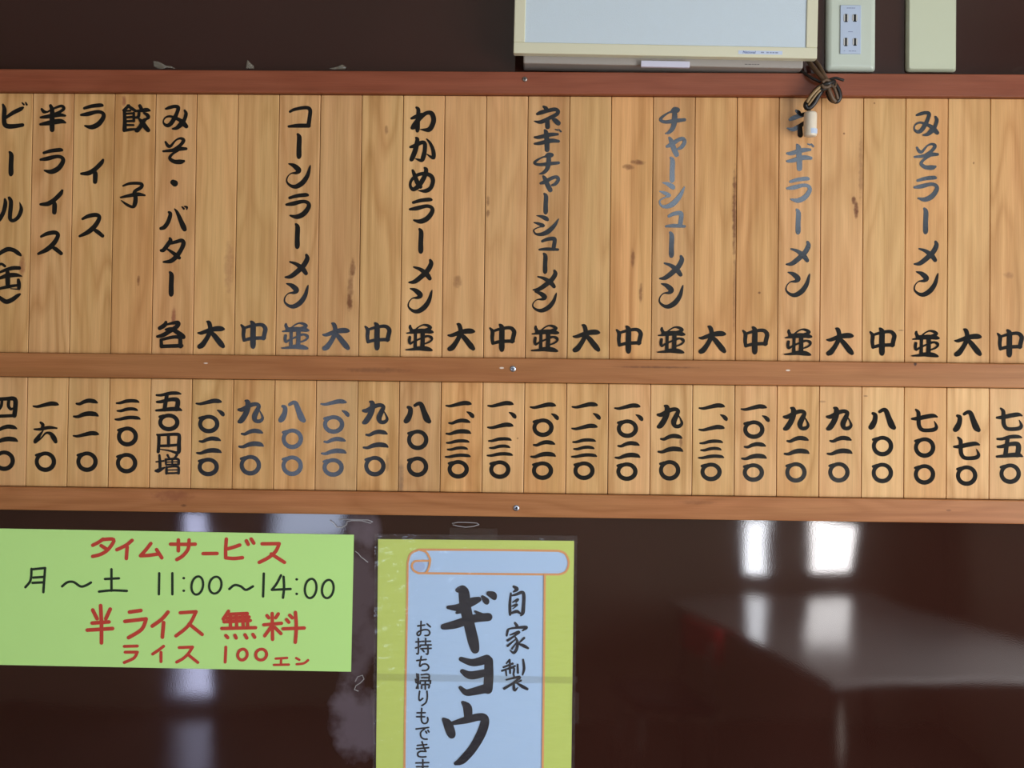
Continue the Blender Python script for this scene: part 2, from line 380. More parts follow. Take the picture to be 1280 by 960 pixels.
G('わ', 8.0, '122 72 22,140 95 34,136 180 36,132 280 40,130 306 28;72 180 22,110 165 34,172 140 30;80 274 32,100 245 40,160 172 40,220 127 34,272 130 40,294 190 42,275 258 42,240 294 40,162 290 8;90 272 36,122 240 50')
G('か', 8.0, '118 378 20,130 400 36,110 500 44,76 586 40,68 596 28;62 470 22,110 455 36,170 425 34,204 435 36,205 500 36,190 568 40,170 603 32,108 585 8;224 390 12,258 430 24,288 500 32,294 556 36,284 578 28,225 540 8')
G('め', 8.0, '85 702 22,100 740 34,130 820 40,162 866 36;206 678 22,220 700 36,200 770 40,150 850 42,100 890 36,72 880 28,60 840 24,80 790 26,140 745 30,210 735 32,268 757 36,288 810 36,263 880 36,210 908 34,142 903 8')
G('ラ', 5.12, '238 735 16,285 722 21,340 716 22,354 718 14;218 778 14,260 772 24,320 758 20,354 766 20,360 792 24,330 835 28,285 856 26,242 848 10')
G('メ', 5.12, '345 227 16,350 250 26,330 290 28,290 330 28,245 364 24,210 369 10;240 271 10,280 285 20,320 315 28,342 344 22')
G('ン', 5.12, '222 413 8,255 425 24,284 453 30,270 470 18,235 475 7,212 500 7,210 530 10,236 554 17,270 558 25,310 533 28,340 490 23,355 440 13,360 422 4')
G('コ', 5.12, '678 150 14,710 135 18,780 124 20,806 140 22,804 180 22,796 236 24;670 245 14,730 240 23,798 240 23')
G('ネ', 8.0, '158 70 22,180 85 34,197 105 22;95 143 24,130 130 36,200 110 34,270 97 34,302 115 32,290 145 34,220 182 32,130 224 34,66 215 10;195 205 38,198 272 42;240 182 14,270 205 40,305 235 42')
G('ギ', 8.0, '168 304 18,182 330 40,190 420 44,192 500 42;68 375 18,110 375 32,220 350 36,298 345 22;68 440 18,120 435 32,230 410 38,306 415 26', '275 298 10,300 304 14;312 298 10,330 318 16')
G('チ', 8.0, '165 565 8,200 540 22,240 550 28,212 566 26,150 572 14,85 606 20,64 632 24,110 648 26,200 640 32,304 630 26;205 545 30,205 620 42,190 690 36,150 730 26,112 741 8')
G('ャ', 8.0, '153 764 20,170 790 36,200 860 42,224 902 40;128 835 22,170 820 36,240 782 30,288 772 30,304 800 30,275 840 30,240 855 18')
G('シ', 6.2, '67 183 6,105 190 22,140 206 30,152 216 18;47 236 8,80 245 20,118 260 22,90 271 9,56 285 8,44 300 10,60 324 14,100 328 24,150 310 32,200 265 26,230 220 12,238 207 4')
G('ュ', 6.2, '112 380 18,150 365 24,200 360 27,208 380 27,198 440 28;90 445 14,150 441 23,233 445 17')
G('ビ', 5.054, '18 257 12,28 290 24,25 340 24,32 385 26,70 395 26,142 386 20;30 345 14,80 310 22,130 285 22,146 275 10', '140 246 8,150 257 10;162 244 8,169 258 11')
G('ル', 5.33, '37 695 14,40 725 24,28 780 24,0 830 24,-30 860 12;66 686 18,78 715 24,72 790 24,72 825 22,92 838 20,125 815 22,146 765 22,136 716 4')
G('(', 1, '-6 322 2,0 317 4,9 312 5,17 313 4.5,23 317 4.5,26 319.5 2.4')
G(')', 1, '-5 368 2,2 374 4.5,8 377.4 5,15 375 5,22 370 4,25 368 2.4')
G('缶', 13.7, '-90 190 20,-40 140 36,20 112 40,80 150 40;-100 280 20,0 252 36,100 212 50,220 182 60,325 182 56;-110 370 30,0 352 46,120 312 68,270 302 60,368 322 16;125 250 60,130 400 70,130 500 60;310 385 44,320 450 60,320 520 56;-85 380 40,-80 540 40;-90 560 24,0 532 40,150 500 50,300 475 34;180 535 14,330 548 22')
G('半', 5.054, '264 284 14,278 300 19,292 302 14;320 262 18,330 290 24,330 350 28,330 414 26;300 302 10,340 280 12,388 264 16,404 280 18,380 300 16,350 312 14;258 336 12,300 331 22,370 320 23,412 325 12;256 380 14,310 371 26,380 360 27,414 369 10')
G('イ', 5.054, '650 607 14,638 628 24,600 665 24,560 690 26,513 694 14;598 678 18,602 700 26,600 745 24')
G('ス', 5.054, '522 69 14,560 51 22,608 44 23,628 62 22,603 110 26,560 150 26,504 178 14;580 132 8,610 146 22,648 176 20')
G('餃', 12.8, '205 150 40,155 200 46,112 225 24;190 150 36,250 195 46,320 238 36;135 230 46,142 400 54,138 540 60;285 268 36,285 400 38;140 238 26,230 232 30;150 282 34,290 272 30;150 342 34,290 330 36;150 404 34,290 395 36;150 462 34,280 462 30;130 552 40,220 536 40,330 526 28;382 152 44,400 190 50,412 222 40;315 240 26,420 228 50,500 220 56,542 232 22;370 262 40,358 330 44,300 345 30;450 270 30,500 300 50,518 338 50,490 368 30;490 360 30,440 400 60,400 470 60,345 545 60,320 552 40;370 360 30,420 420 60,470 490 66,515 545 58')
G('子', 5.054, '777 772 10,820 757 16,888 758 18,892 780 20,852 805 18,842 822 12;850 812 20,856 850 24,850 890 24,835 905 16,800 890 15,766 865 6;762 845 10,810 835 18,870 825 22,914 832 10')

BOLD = 1.17   # the brush presses a little wider than the sketches
class Ink:
    """flat ink film gathered as photo positions on one board face, then built as ONE mesh"""
    def __init__(self, y): self.y = y; self.bm = bmesh.new(); self.k = 0
    def disc(self, x, y, r, n=12):
        vs = [self.bm.verts.new(unproj(x + r * math.cos(2 * PI * i / n), y + r * math.sin(2 * PI * i / n), self.y - self.k * 4e-6)) for i in range(n)]; self.k += 1
        self.bm.faces.new(vs)
    def stroke(self, pts):
        pts = catmull(pts)
        self.k += 1
        L = []
        for i, p in enumerate(pts):
            yy = self.y - (self.k + i) * 4e-6
            a, b = pts[max(i - 1, 0)], pts[min(i + 1, len(pts) - 1)]
            dx, dy = b[0] - a[0], b[1] - a[1]; d = math.hypot(dx, dy) or 1.0
            w = max(p[2], 0.3) / 2
            L.append((self.bm.verts.new(unproj(p[0] - dy / d * w, p[1] + dx / d * w, yy)), self.bm.verts.new(unproj(p[0] + dy / d * w, p[1] - dx / d * w, yy))))
        for (a, b), (c, d) in zip(L[:-1], L[1:]):
            self.bm.faces.new((a, b, d, c))
        self.k += len(pts) + 1
        for i in range(0, len(pts), 2):
            self.disc(pts[i][0], pts[i][1], max(pts[i][2], 0.3) / 2 * 0.99)
        self.disc(pts[-1][0], pts[-1][1], max(pts[-1][2], 0.3) / 2 * 0.99)
    def glyph(self, ch, cx, cy, h=None, w=None):
        sc, st, ex = GL[ch]
        xs0 = min(p[0] - p[2] * .45 for s in st for p in s); xs1 = max(p[0] + p[2] * .45 for s in st for p in s)
        ys0 = min(p[1] - p[2] * .45 for s in st for p in s); ys1 = max(p[1] + p[2] * .45 for s in st for p in s)
        mx, my = (xs0 + xs1) / 2, (ys0 + ys1) / 2
        fy = 1 / sc if h is None else h / (ys1 - ys0)
        fx = 1 / sc if w is None else w / (xs1 - xs0)
        for s in st + ex:
            self.stroke([(cx + (x - mx) * fx, cy + (y - my) * fy, ww * (fx * fy) ** .5 * BOLD) for x, y, ww in s])
    def ring(self, cx, cy, rx=13.3, ry=12.7, w=5.3):
        self.k += 1
        n = 40
        yy = self.y - self.k * 4e-6
        R = []
        for i in range(n):
            t = 2 * PI * i / n
            ww = w * (1 + 0.07 * math.sin(t + 0.6)) / 2
            c, s = math.cos(t), math.sin(t)
            R.append((self.bm.verts.new(unproj(cx + (rx - w / 2 + ww) * c, cy + (ry - w / 2 + ww) * s, yy)), self.bm.verts.new(unproj(cx + (rx - w / 2 - ww) * c, cy + (ry - w / 2 - ww) * s, yy))))
        for i in range(n):
            (a, b), (c, d) = R[i], R[(i + 1) % n]
            self.bm.faces.new((a, b, d, c))
        self.stroke([(cx - rx * .86, cy - ry * .62, 3.4), (cx - rx * .5, cy - ry * .72, 4.0)])
    def build(self, name, mat, parent=None):
        if parent is not None:
            inv = parent.matrix_basis.inverted()
            bmesh.ops.transform(self.bm, matrix=inv, verts=self.bm.verts)
        return link_mesh(name, self.bm, mat, parent)

# ------------------------------------------------------------------ the menu board
Z = lambda d: CAM_H + d
frame = tag(empty('menu_board', (-0.05, 0, Z(-0.157))), 'brown stained wooden frame with three long horizontal rails holding the menu tablets', 'menu board')
def rail(z0, z1, seed, base, marks):
    bm = bmesh.new()
    box(bm, -0.79, 0.79, -0.026, -0.001, z0 - Z(-0.157), z1 - Z(-0.157), 0.0012)
    return link_mesh('rail', bm, wood('stained_rail_wood', base, seed, 'X', 0.75, marks, rough=0.42), frame)
def RM(px, py, rx, ry, col, st):
    p = unproj(px, py, -0.026)
    return (p.x + 0.05, p.z - Z(-0.157), rx * 0.00114, ry * 0.00114, col, st)
PALE = rgb(226, 214, 200); DK = rgb(70, 40, 26); RED = rgb(122, 66, 44)
rails = [rail(Z(0.4495), Z(0.4817), 11, rgb(150, 84, 58), []),
         rail(Z(0.0352), Z(0.0697), 12, rgb(182, 125, 78), [RM(627, 460, 3.4, 1.4, PALE, 1.6), RM(985, 463, 3, 1.2, PALE, 1.5), RM(257, 454, 3, 1, PALE, 1.3), RM(1144, 455, 2.2, 3.0, DK, 1.6), RM(470, 463, 50, 4, DK, .35), RM(820, 459, 60, 1.6, DK, .5)]),
         rail(Z(-0.1569), Z(-0.1238), 13, rgb(184, 126, 80), [RM(230, 632, 5, 2, DK, .6), RM(1186, 638, 4, 1.5, DK, .6), RM(870, 628, 30, 3, DK, .3), RM(215, 620, 30, 8, RED, .5)])]
for x0, x1 in ((-0.79, -0.757), (0.757, 0.79)):
    bm = bmesh.new(); box(bm, x0, x1, -0.0255, -0.001, 0.034, 0.6055, 0.001)
    link_mesh('stile', bm, wood('stained_stile_wood', rgb(160, 100, 72), 15, 'Z', 0.8), frame)
bm = bmesh.new(); box(bm, -0.756, 0.756, -0.006, -0.001, 0.034, 0.606)
link_mesh('backing_board', bm, wood('backing_wood', rgb(120, 84, 56), 16, 'X', 0.8), frame)
STEEL = plain('zinc_screw', (0.62, 0.66, 0.74), rough=0.28, metal=1.0)
DULL = plain('dull_screw', (0.36, 0.32, 0.28), rough=0.4, metal=1.0)
HOLE = plain('screw_recess', (0.02, 0.025, 0.04), rough=0.5)
for rl, (px, py), r, m in ((rails[0], (656, 99), 3.3, DULL), (rails[1], (641.2, 461), 4.0, STEEL), (rails[2], (645.3, 635), 4.0, STEEL)):
    p = unproj(px, py, -0.026)
    bm = bmesh.new(); q = p - Vector(frame.location); rr = r * 0.00114
    n = 24; prof = [(rr, 0.0), (rr * .96, -0.0007), (rr * .6, -0.0012), (rr * .2, -0.0013)]
    rings = [[bm.verts.new((q.x + a * math.cos(2 * PI * k / n), q.y + h, q.z + a * math.sin(2 * PI * k / n))) for k in range(n)] for a, h in prof]
    for A, Bq in zip(rings[:-1], rings[1:]):
        for k in range(n): bm.faces.new((A[k], A[(k + 1) % n], Bq[(k + 1) % n], Bq[k]))
    bm.faces.new(rings[-1])
    s = link_mesh('screw', bm, [m, HOLE], rl, True)
    bm = bmesh.new(); bm.from_mesh(s.data)
    nf = len(bm.faces)
    box(bm, q.x - rr * .55, q.x + rr * .55, q.y - 0.00145, q.y - 0.0010, q.z - rr * .14, q.z + rr * .14)
    box(bm, q.x - rr * .14, q.x + rr * .14, q.y - 0.00145, q.y - 0.0010, q.z - rr * .5, q.z + rr * .5)
    bm.faces.ensure_lookup_table()
    for f in bm.faces[nf:]: f.material_index = 1; f.smooth = False
    bm.to_mesh(s.data); bm.free()

# tablets: 25 columns, 60.2 mm apart
XB = [-0.8052 + 0.06018 * i for i in range(26)]
TINT = {'Y': (1.005, 0.985, 0.905), 'P': (1.0, 0.945, 0.925), 'O': (1.02, 0.925, 0.81), 'L': (1.09, 1.07, 1.05), 'G': (0.94, 0.905, 0.885), 'Z': (1.03, 0.965, 0.87)}
UP_T = 'YPYOPYYPPYLPPPYOPZOPPYOYO'
LO_T = 'PYYOPYOZGZGOLOZPLYPZPLOLP'
BASE_U = rgb(226, 184, 130); BASE_L = rgb(232, 192, 138)
KN = rgb(108, 60, 30); KR = rgb(150, 88, 62)
MARKS_U = {0: [(28, 332, 5, 16, KR, .6)], 3: [(173, 350, 2.4, 8, KN, .8), (155, 126, 3.5, 8, KR, .8)], 4: [(217, 397, 3.2, 14, KR, .8)],
           5: [(286, 335, 7, 40, KR, .35)], 8: [(441, 335, 4, 14, KN, .8), (438, 360, 4.5, 26, KN, .55), (437, 378, 4, 12, KN, .8)],
           9: [(483, 162, 2.6, 7, KN, .5)], 11: [(572, 352, 6, 9, KN, .5)], 12: [(610, 251, 2.5, 8, KN, .6), (610, 267, 2.5, 6, KN, .6)],
           15: [(797, 203, 10, 4, KN, .8), (785, 209, 8, 4, KN, .7), (791, 322, 3, 15, KN, .65), (801, 366, 2.8, 14, KN, .7)],
           17: [(918, 265, 3.2, 62, KN, .85), (918, 370, 2.5, 60, KN, .45)], 18: [(949, 366, 2.4, 2, KN, .9)],
           20: [(1070, 262, 3.5, 12, KN, .95), (1067, 250, 3, 6, KN, .9), (1076, 210, 3, 50, KN, .4), (1055, 167, 1.6, 1.6, KN, .8)],
           21: [(1126, 413, 4, 1, KN, .7), (1093, 129, 1.5, 1.5, KN, .8)], 23: [(1217, 204, 1.5, 2, KN, .8)], 24: [(1261, 344, 7, 5, KN, .35)]}
MARKS_L = {16: [(851, 553, 2.4, 8, KN, .6)], 20: [(1028, 502, 6, 1.5, KN, .4)], 21: [(1082, 495, 3, 1, KN, .7)], 10: [(501, 600, 4, 30, rgb(110, 90, 80), .5)],
           9: [(484, 580, 2.5, 14, KN, .4)], 12: [(647, 548, 1.5, 1.5, KN, .6)]}
COLPX = lambda i: 38.1 - 25.8 + 52.15 * i   # middle of a column in the photo, for marks only
rnd = random.Random(5)
def tablet(name, i, z0, z1, base, tint, marks, seed):
    x0, x1 = XB[i] + 0.0004, XB[i + 1] - 0.0004
    bm = bmesh.new()
    cx = (x0 + x1) / 2
    box(bm, x0 - cx, x1 - cx, -0.0045, 0.0045, 0.0, z1 - z0, 0.0009, 2)
    t = TINT[tint]; j = 1 + rnd.uniform(-.05, .05)
    b = tuple(min(.95, c * k * j) for c, k in zip(base, t))
    lm = []
    for (px, py, rx, ry, c, s) in marks:
        p = unproj(px, py, TAB_Y)
        lm.append((p.x - cx, p.z - z0, rx * 0.00115, ry * 0.00115, c, s))
    o = link_mesh(name, bm, wood('tablet_wood', b, seed, 'Z', rnd.uniform(.6, 1.15), lm, rough=0.46), None)
    o.location = (cx, TAB_Y + 0.0045, z0)
    return o

DISH = {0: 'ビール(缶)', 1: '半ライス', 2: 'ライス', 3: '餃子', 4: 'みそ・バター 各', 7: 'コーンラーメン 並', 10: 'わかめラーメン 並', 13: 'ネギチャーシューメン 並', 16: 'チャーシューメン 並', 19: 'ネギラーメン 並', 22: 'みそラーメン 並'}
NAMES = {0: [('ビ', 16.3, 145), ('ー', 13.7, 204.5, 31), ('ル', 10.5, 263.4), ('(', 10, 316), ('缶', 9.5, 346), (')', 10, 373)],
 1: [('半', 66, 147.5), ('ラ', 65.3, 201.2), ('イ', 64.3, 252.3), ('ス', 62.5, 303.6)],
 2: [('ラ', 115.9, 145.4), ('イ', 115.2, 214), ('ス', 114.2, 281.6)],
 3: [('餃', 170.5, 147.7), ('子', 166, 244)],
 4: [('み', 219.2, 146.6), ('そ', 218.6, 188.2), ('・', 217.7, 228.8), ('バ', 216.3, 274.7), ('タ', 215.8, 312.6), ('ー', 214, 354.8, 31.4)],
 7: [('コ', 374.7, 146), ('ー', 373.7, 182.5, 31.8), ('ン', 373.2, 219.7), ('ラ', 372.5, 257.5), ('ー', 371.6, 295, 31.8), ('メ', 371.1, 332.5), ('ン', 370.4, 369.5)],
 10: [('わ', 528.9, 149.3), ('か', 528.1, 186.7), ('め', 527.4, 224.7), ('ラ', 527, 263.3), ('ー', 526, 301, 31.6), ('メ', 525.9, 339), ('ン', 525.2, 375.7)],
 13: [('ネ', 683.9, 146.5), ('ギ', 683.5, 175.6), ('チ', 683.3, 204.5), ('ャ', 687.2, 229.5), ('ー', 682.1, 254.5, 26.5), ('シ', 682.6, 281.9), ('ュ', 686, 304.8), ('ー', 681.4, 329, 25.8), ('メ', 681.2, 350.3, 26), ('ン', 680.8, 377, 25.8)],
 16: [('チ', 840.8, 150.8, 33.6), ('ャ', 845, 183.4, 25), ('ー', 840.2, 212, 32.2), ('シ', 840, 244.1, 32.6), ('ュ', 844.3, 274.2, 20.5), ('ー', 839.3, 305.7, 32.6), ('メ', 839.3, 334.2), ('ン', 839, 369.6)],
 19: [('ネ', 999.8, 154.3, 34.6), ('ギ', 999, 196.6, 33.8), ('ラ', 998.6, 237.2), ('ー', 997.6, 276.8, 32), ('メ', 997.6, 316.4), ('ン', 997.4, 355.3)],
 22: [('み', 1157.8, 154.5), ('そ', 1157.9, 195.3), ('ラ', 1157.6, 235.9), ('ー', 1157, 276, 33), ('メ', 1157.6, 316.1), ('ン', 1157.8, 354.7)]}
SIZES = {4: ('各', 213.4, 418.2), 5: ('大', 263.8, 418.3), 6: ('中', 317.2, 418.2), 7: ('並', 369.2, 420), 8: ('大', 420, 420.6), 9: ('中', 472.2, 420.2), 10: ('並', 524.5, 422.1),
 11: ('大', 576.6, 421.3), 12: ('中', 628.2, 422.1), 13: ('並', 681.4, 423.1), 14: ('大', 733, 422.7), 15: ('中', 786.4, 424.3), 16: ('並', 839.1, 425), 17: ('大', 890.4, 424.5),
 18: ('中', 944.4, 425.3), 19: ('並', 997.8, 427.8), 20: ('大', 1050, 426.9), 21: ('中', 1103.4, 426.9), 22: ('並', 1157.1, 429.7), 23: ('大', 1210, 428), 24: ('中', 1262.7, 429)}
def where(i):
    """says which tablet of the upper row stands in column i"""
    if i in DISH: return 'the %s tablet' % DISH[i]
    for k in (1, 2):
        if i + k in DISH: return 'the %s tablet, %s left of %s' % (SIZES[i][0], ('just', 'second')[k - 1], DISH[i + k])
    return 'the %s tablet, %s right of %s' % (SIZES[i][0], {23: 'just', 24: 'second'}[i], DISH[22])
ZU0, ZU1, ZL0, ZL1 = Z(0.0702), Z(0.4490), Z(-0.1233), Z(0.0347)
for i in range(25):
    o = tablet('menu_tablet', i, ZU0, ZU1, BASE_U, UP_T[i], MARKS_U.get(i, []), 100 + i)
    if i in DISH:
        lab = 'upright wooden menu tablet brush lettered %s in the upper row' % DISH[i]
    else:
        w = where(i).split('tablet, ')[1]
        lab = 'upright wooden menu tablet lettered only %s at its foot, %s' % (SIZES[i][0], w)
    tag(o, lab, 'menu tablet', 'wooden menu tablets in the upper row')
    if i in NAMES:
        for g in NAMES[i]:
            k = Ink(TAB_Y - 0.0002); k.glyph(g[0], g[1], g[2], g[3] if len(g) > 3 else None)
            k.build('character', INK, o)
    if i in SIZES:
        k = Ink(TAB_Y - 0.0002); k.glyph(*SIZES[i]); k.build('size_mark', INK, o)
R0, R1 = (13.3, 11.7), (13.4, 12.9)
def pA(x, y): return [('一', x, y), ('、', x + 15, y + 13.6), ('o', x, y + 27.3, R0), ('二', x + .3, y + 54.4, 22), ('o', x - .6, y + 81, R0)]
def pB(x, y): return [('一', x, y), ('、', x + 15, y + 13.6), ('一', x - .3, y + 27), ('三', x - .7, y + 53.4, 24), ('o', x - 1, y + 81.5, R0)]
def pC(x, y): return [('一', x, y), ('、', x + 14.6, y + 13), ('二', x - .2, y + 28.4, 20), ('三', x - 1, y + 55.6, 23), ('o', x - .6, y + 81.2, R0)]
def pD(c, x, y): return [(c, x, y), ('二', x + .5, y + 33.8, 24), ('o', x - .5, y + 67, R1)]
def pE(c, x, y): return [(c, x, y), ('o', x + .2, y + 33.9, R1), ('o', x, y + 67.5, R1)]
PRICES = {0: ('四二〇', [('四', 6.5, 509.5), ('二', 6.5, 542.5, 23), ('o', 5.2, 575.8, R1)]),
 1: ('一六〇', [('一', 57.2, 506), ('六', 56.9, 540.6), ('o', 56.7, 577, R1)]),
 2: ('二一〇', [('二', 107.4, 510.5, 24), ('一', 107.4, 543), ('o', 108.7, 577, R1)]),
 3: ('三〇〇', [('三', 159.6, 512.4, 26.7), ('o', 159.2, 545.5, (13.2, 12.6)), ('o', 158.2, 578.8, R1)]),
 4: ('五〇円増', [('五', 211, 502, 24.2), ('o', 211, 527.9, (13.3, 11.2)), ('円', 210.6, 554.4), ('増', 209, 580.2)]),
 5: ('一、〇二〇', pA(260.9, 502.6)), 6: ('九二〇', pD('九', 313.4, 514.4)), 7: ('八〇〇', pE('八', 365.2, 514.6)), 8: ('一、〇二〇', pA(417, 503.2)),
 9: ('九二〇', pD('九', 469.1, 515.6)), 10: ('八〇〇', pE('八', 521.9, 515.8)), 11: ('一、二三〇', pC(573.3, 505.3)), 12: ('一、一三〇', pB(625.7, 505.4)),
 13: ('一、〇二〇', pA(678.7, 507.2)), 14: ('一、一三〇', pB(731, 506.8)), 15: ('一、〇二〇', pA(784.2, 508.4)), 16: ('九二〇', pD('九', 837.5, 520.8)),
 17: ('一、一三〇', pB(889.8, 508.3)), 18: ('一、〇二〇', pA(942.3, 509.6)), 19: ('九二〇', pD('九', 995.4, 523.4)), 20: ('九二〇', pD('九', 1049.1, 523.3)),
 21: ('八〇〇', pE('八', 1102.9, 523.6)), 22: ('七〇〇', pE('七', 1155.6, 525.4)), 23: ('八七〇', [('八', 1208.6, 526.5), ('七', 1208.3, 560.3), ('o', 1208.3, 594.4, R1)]),
 24: ('七五〇', [('七', 1261.7, 523.9), ('五', 1262, 558), ('o', 1262.7, 592, R1)])}
for i in range(25):
    o = tablet('price_tablet', i, ZL0, ZL1, BASE_L, LO_T[i], MARKS_L.get(i, []), 200 + i)
    txt, gs = PRICES[i]
    tag(o, 'short wooden price tablet lettered %s, below %s' % (txt, where(i)), 'price tablet', 'wooden price tablets in the lower row')
    for g in gs:
        k = Ink(TAB_Y - 0.0002)
        if g[0] == 'o': k.ring(g[1], g[2], *g[3])
        else: k.glyph(g[0], g[1], g[2], g[3] if len(g) > 3 else None)
        k.build('comma' if g[0] == '、' else 'character' if g[0] in '円増' else 'numeral', INK, o)

# ------------------------------------------------------------------ paper notices on the wall
def sheet(name, corners, y0, thick, mat, parent, nx=12, ny=12, wave=0.0, seed=0):
    """thin slab whose face has the four given photo corners (TL, TR, BR, BL) at depth y0, gently cockled"""
    rn = random.Random(seed); bm = bmesh.new()
    P = [unproj(x, y, y0) for x, y in corners]
    ph = [rn.uniform(0, 6) for _ in range(4)]
    F, Bk = [], []
    for j in range(ny + 1):
        for i in range(nx + 1):
            u, v = i / nx, j / ny
            p = (P[0] * (1 - u) + P[1] * u) * (1 - v) + (P[3] * (1 - u) + P[2] * u) * v
            d = wave * (0.5 + 0.25 * math.sin(5 * u + ph[0]) * math.cos(4 * v + ph[1]) + 0.25 * math.sin(9 * v + 3 * u + ph[2]))
            q = p + Vector((0, -d, 0)) - parent_loc(parent)
            F.append(bm.verts.new(q)); Bk.append(bm.verts.new(q + Vector((0, thick, 0))))
    W = nx + 1
    for j in range(ny):
        for i in range(nx):
            a = j * W + i
            bm.faces.new((F[a], F[a + W], F[a + W + 1], F[a + 1]))
            bm.faces.new((Bk[a], Bk[a + 1], Bk[a + W + 1], Bk[a + W]))
    for i in range(nx):
        bm.faces.new((F[i], F[i + 1], Bk[i + 1], Bk[i])); a = ny * W + i
        bm.faces.new((F[a + 1], F[a], Bk[a], Bk[a + 1]))
    for j in range(ny):
        a = j * W; bm.faces.new((F[a + W], F[a], Bk[a], Bk[a + W])); a += nx
        bm.faces.new((F[a], F[a + W], Bk[a + W], Bk[a]))
    return link_mesh(name, bm, mat, parent, False)
def parent_loc(p): return Vector(p.location) if p is not None else Vector((0, 0, 0))

def C(ox, oy, sc): return lambda s, w: [[(ox + float(p.split()[0]) / sc, oy + float(p.split()[1]) / sc, (float(p.split()[2]) if len(p.split()) > 2 else w) / sc) for p in st.split(',')] for st in s.split(';') if st.strip()]
cN, cO = C(0, 640, 4.571), C(220, 640, 4.572)
note = tag(empty('green_notice', unproj(190, 836, 0)), 'plain light green paper notice with red and black handwriting on the dark wall', 'notice')
GREEN = plain('green_paper', rgb(198, 249, 150), rough=0.75, bump=0.00003, bscale=300, var=0.015)
sheet('paper', [(-46, 659.8), (442.4, 668.4), (438.8, 839.7), (-48, 830.2)], -0.0016, 0.0006, GREEN, note)
def ell(cx, cy, rx, ry, w, sl=0.0, n=14): return ','.join('%g %g %g' % (cx + rx * math.cos(t) - sl * ry * math.sin(t), cy + ry * math.sin(t), w) for t in [2 * PI * i / n - 1.9 for i in range(n + 1)])
def write(conv, y, mat, parent, text, w, name='character', f=1.0):
    """every character (parted by '|') becomes a part of its own; '0' to '9' at the head of a sketch marks a numeral"""
    for g in text.split('|'):
        k = Ink(y)
        for s in conv(g.lstrip('#:'), w): k.stroke([(a, b, c * f * 1.08) for a, b, c in s])
        k.build('numeral' if g.startswith('#') else 'punctuation_mark' if g.startswith(':') else name, mat, parent)
NY = -0.0019
write(cN, NY, MARK_RED, note, '590 155,560 175,530 190;585 158,650 158,622 210,580 240,530 254;578 192,612 214|755 162,720 190,668 216;727 200,722 266|862 180,835 215,803 250;803 250,850 248,905 240;895 215,925 262', 19)
write(cO, NY, MARK_RED, note, '-31 184,50 185,110 184;75 160,70 210,40 250,5 272;14 160,14 222|155 238,235 237|288 155,284 210,284 262;284 262,330 266,380 261;290 212,330 201,365 189;403 165,413 185;430 155,445 178|492 182,590 181;590 181,570 225,530 260,476 288;545 240,620 288', 19)
write(cN, NY, MARK_BLACK, note, '180 325,178 370,170 400,145 430;180 328,258 320;258 320,252 400,248 458;190 375,250 371;186 405,250 402|:355 425,385 402,420 400,460 425,490 420,520 403|637 327,637 450;600 383,680 379;566 455,640 448,725 451|#910 350,908 470|#985 350,985 470|:1049 378,1051 378;1049 450,1051 450', 13)
write(cO, NY, MARK_BLACK, note, '#' + ell(122, 420, 33, 52, 12, .1) + '|#' + ell(225, 418, 35, 48, 12, .1) + '|:305 440,335 418,370 425,400 445,440 425|#502 352,498 483|#600 362,575 410,548 445;548 445,655 440;615 370,618 430,612 490|:689 385,691 385;689 468,691 468|#' + ell(770, 437, 33, 55, 12, .08) + '|#' + ell(868, 440, 33, 52, 12, .1), 13)
write(cN, NY, MARK_RED, note, '530 560,555 610;575 535,580 640,580 748;630 555,605 610;527 635,623 628;499 675,643 666|740 572,805 563;714 625,835 611;835 611,810 670,735 718|960 572,925 612,870 652;935 632,928 715', 20)
write(cO, NY, MARK_RED, note, '24 576,115 570;115 570,85 630,50 670,0 708;75 640,150 700|300 567,270 612;292 585,408 580;275 628,425 620;285 607,418 600;262 666,455 661;310 590,312 660;345 588,347 660;380 585,385 660;405 585,410 650;285 706,296 718;337 705,344 720;395 702,405 720;440 700,450 716|520 592,530 605;550 580,552 728;585 582,570 605;502 645,603 636;545 655,507 708;565 660,600 695;650 590,665 605;632 615,645 630;612 668,733 663;683 574,688 660,682 745', 18.5)
write(cN, NY, MARK_RED, note, '710 768,785 766;715 801,785 801;785 801,765 835,710 860|935 767,905 790,872 812;920 802,920 855', 16)
write(cO, NY, MARK_RED, note, '18 775,95 772;95 772,70 810,40 838,4 858;75 820,125 860|#285 772,281 858|#' + ell(380, 815, 27, 31, 16, .08) + '|#' + ell(487, 815, 31, 31, 16, .06), 16)
write(cO, NY, MARK_RED, note, '570 838,635 834;601 838,600 870;560 874,645 872|687 835,705 845;690 870,730 865,755 847', 13)

poster = tag(empty('dumpling_poster', unproj(594, 1010, 0)), 'laminated yellow green poster with pale blue scroll and bold black lettering, below the board', 'poster')
YEL = plain('yellow_green_print', rgb(208, 228, 116), rough=0.5, var=0.02)
BLU = plain('pale_blue_print', rgb(188, 220, 255), rough=0.5, var=0.01)
BLG = plain('grey_blue_print', rgb(176, 200, 240), rough=0.5)
ORA = plain('orange_print', rgb(232, 168, 110), rough=0.5)
sheet('paper', [(472.7, 673.9), (717.7, 676.1), (713.5, 1010), (469.6, 1010)], -0.0020, 0.0005, YEL, poster)
cP, cQ = C(460, 640, 4.571), C(460, 760, 4.571)
def poly_ink(pts, y, mat, name):
    bm = bmesh.new(); loc = parent_loc(poster)
    bm.faces.new([bm.verts.new(unproj(px, py, y) - loc) for px, py in pts])
    bmesh.ops.triangulate(bm, faces=bm.faces)
    return link_mesh(name, bm, mat, poster)
A = lambda x, y: (460 + x / 4.571, 640 + y / 4.571)
arc = [A(1090 + 57 * math.sin(PI * i / 12), 290 - 67 * math.cos(PI * i / 12)) for i in range(13)]
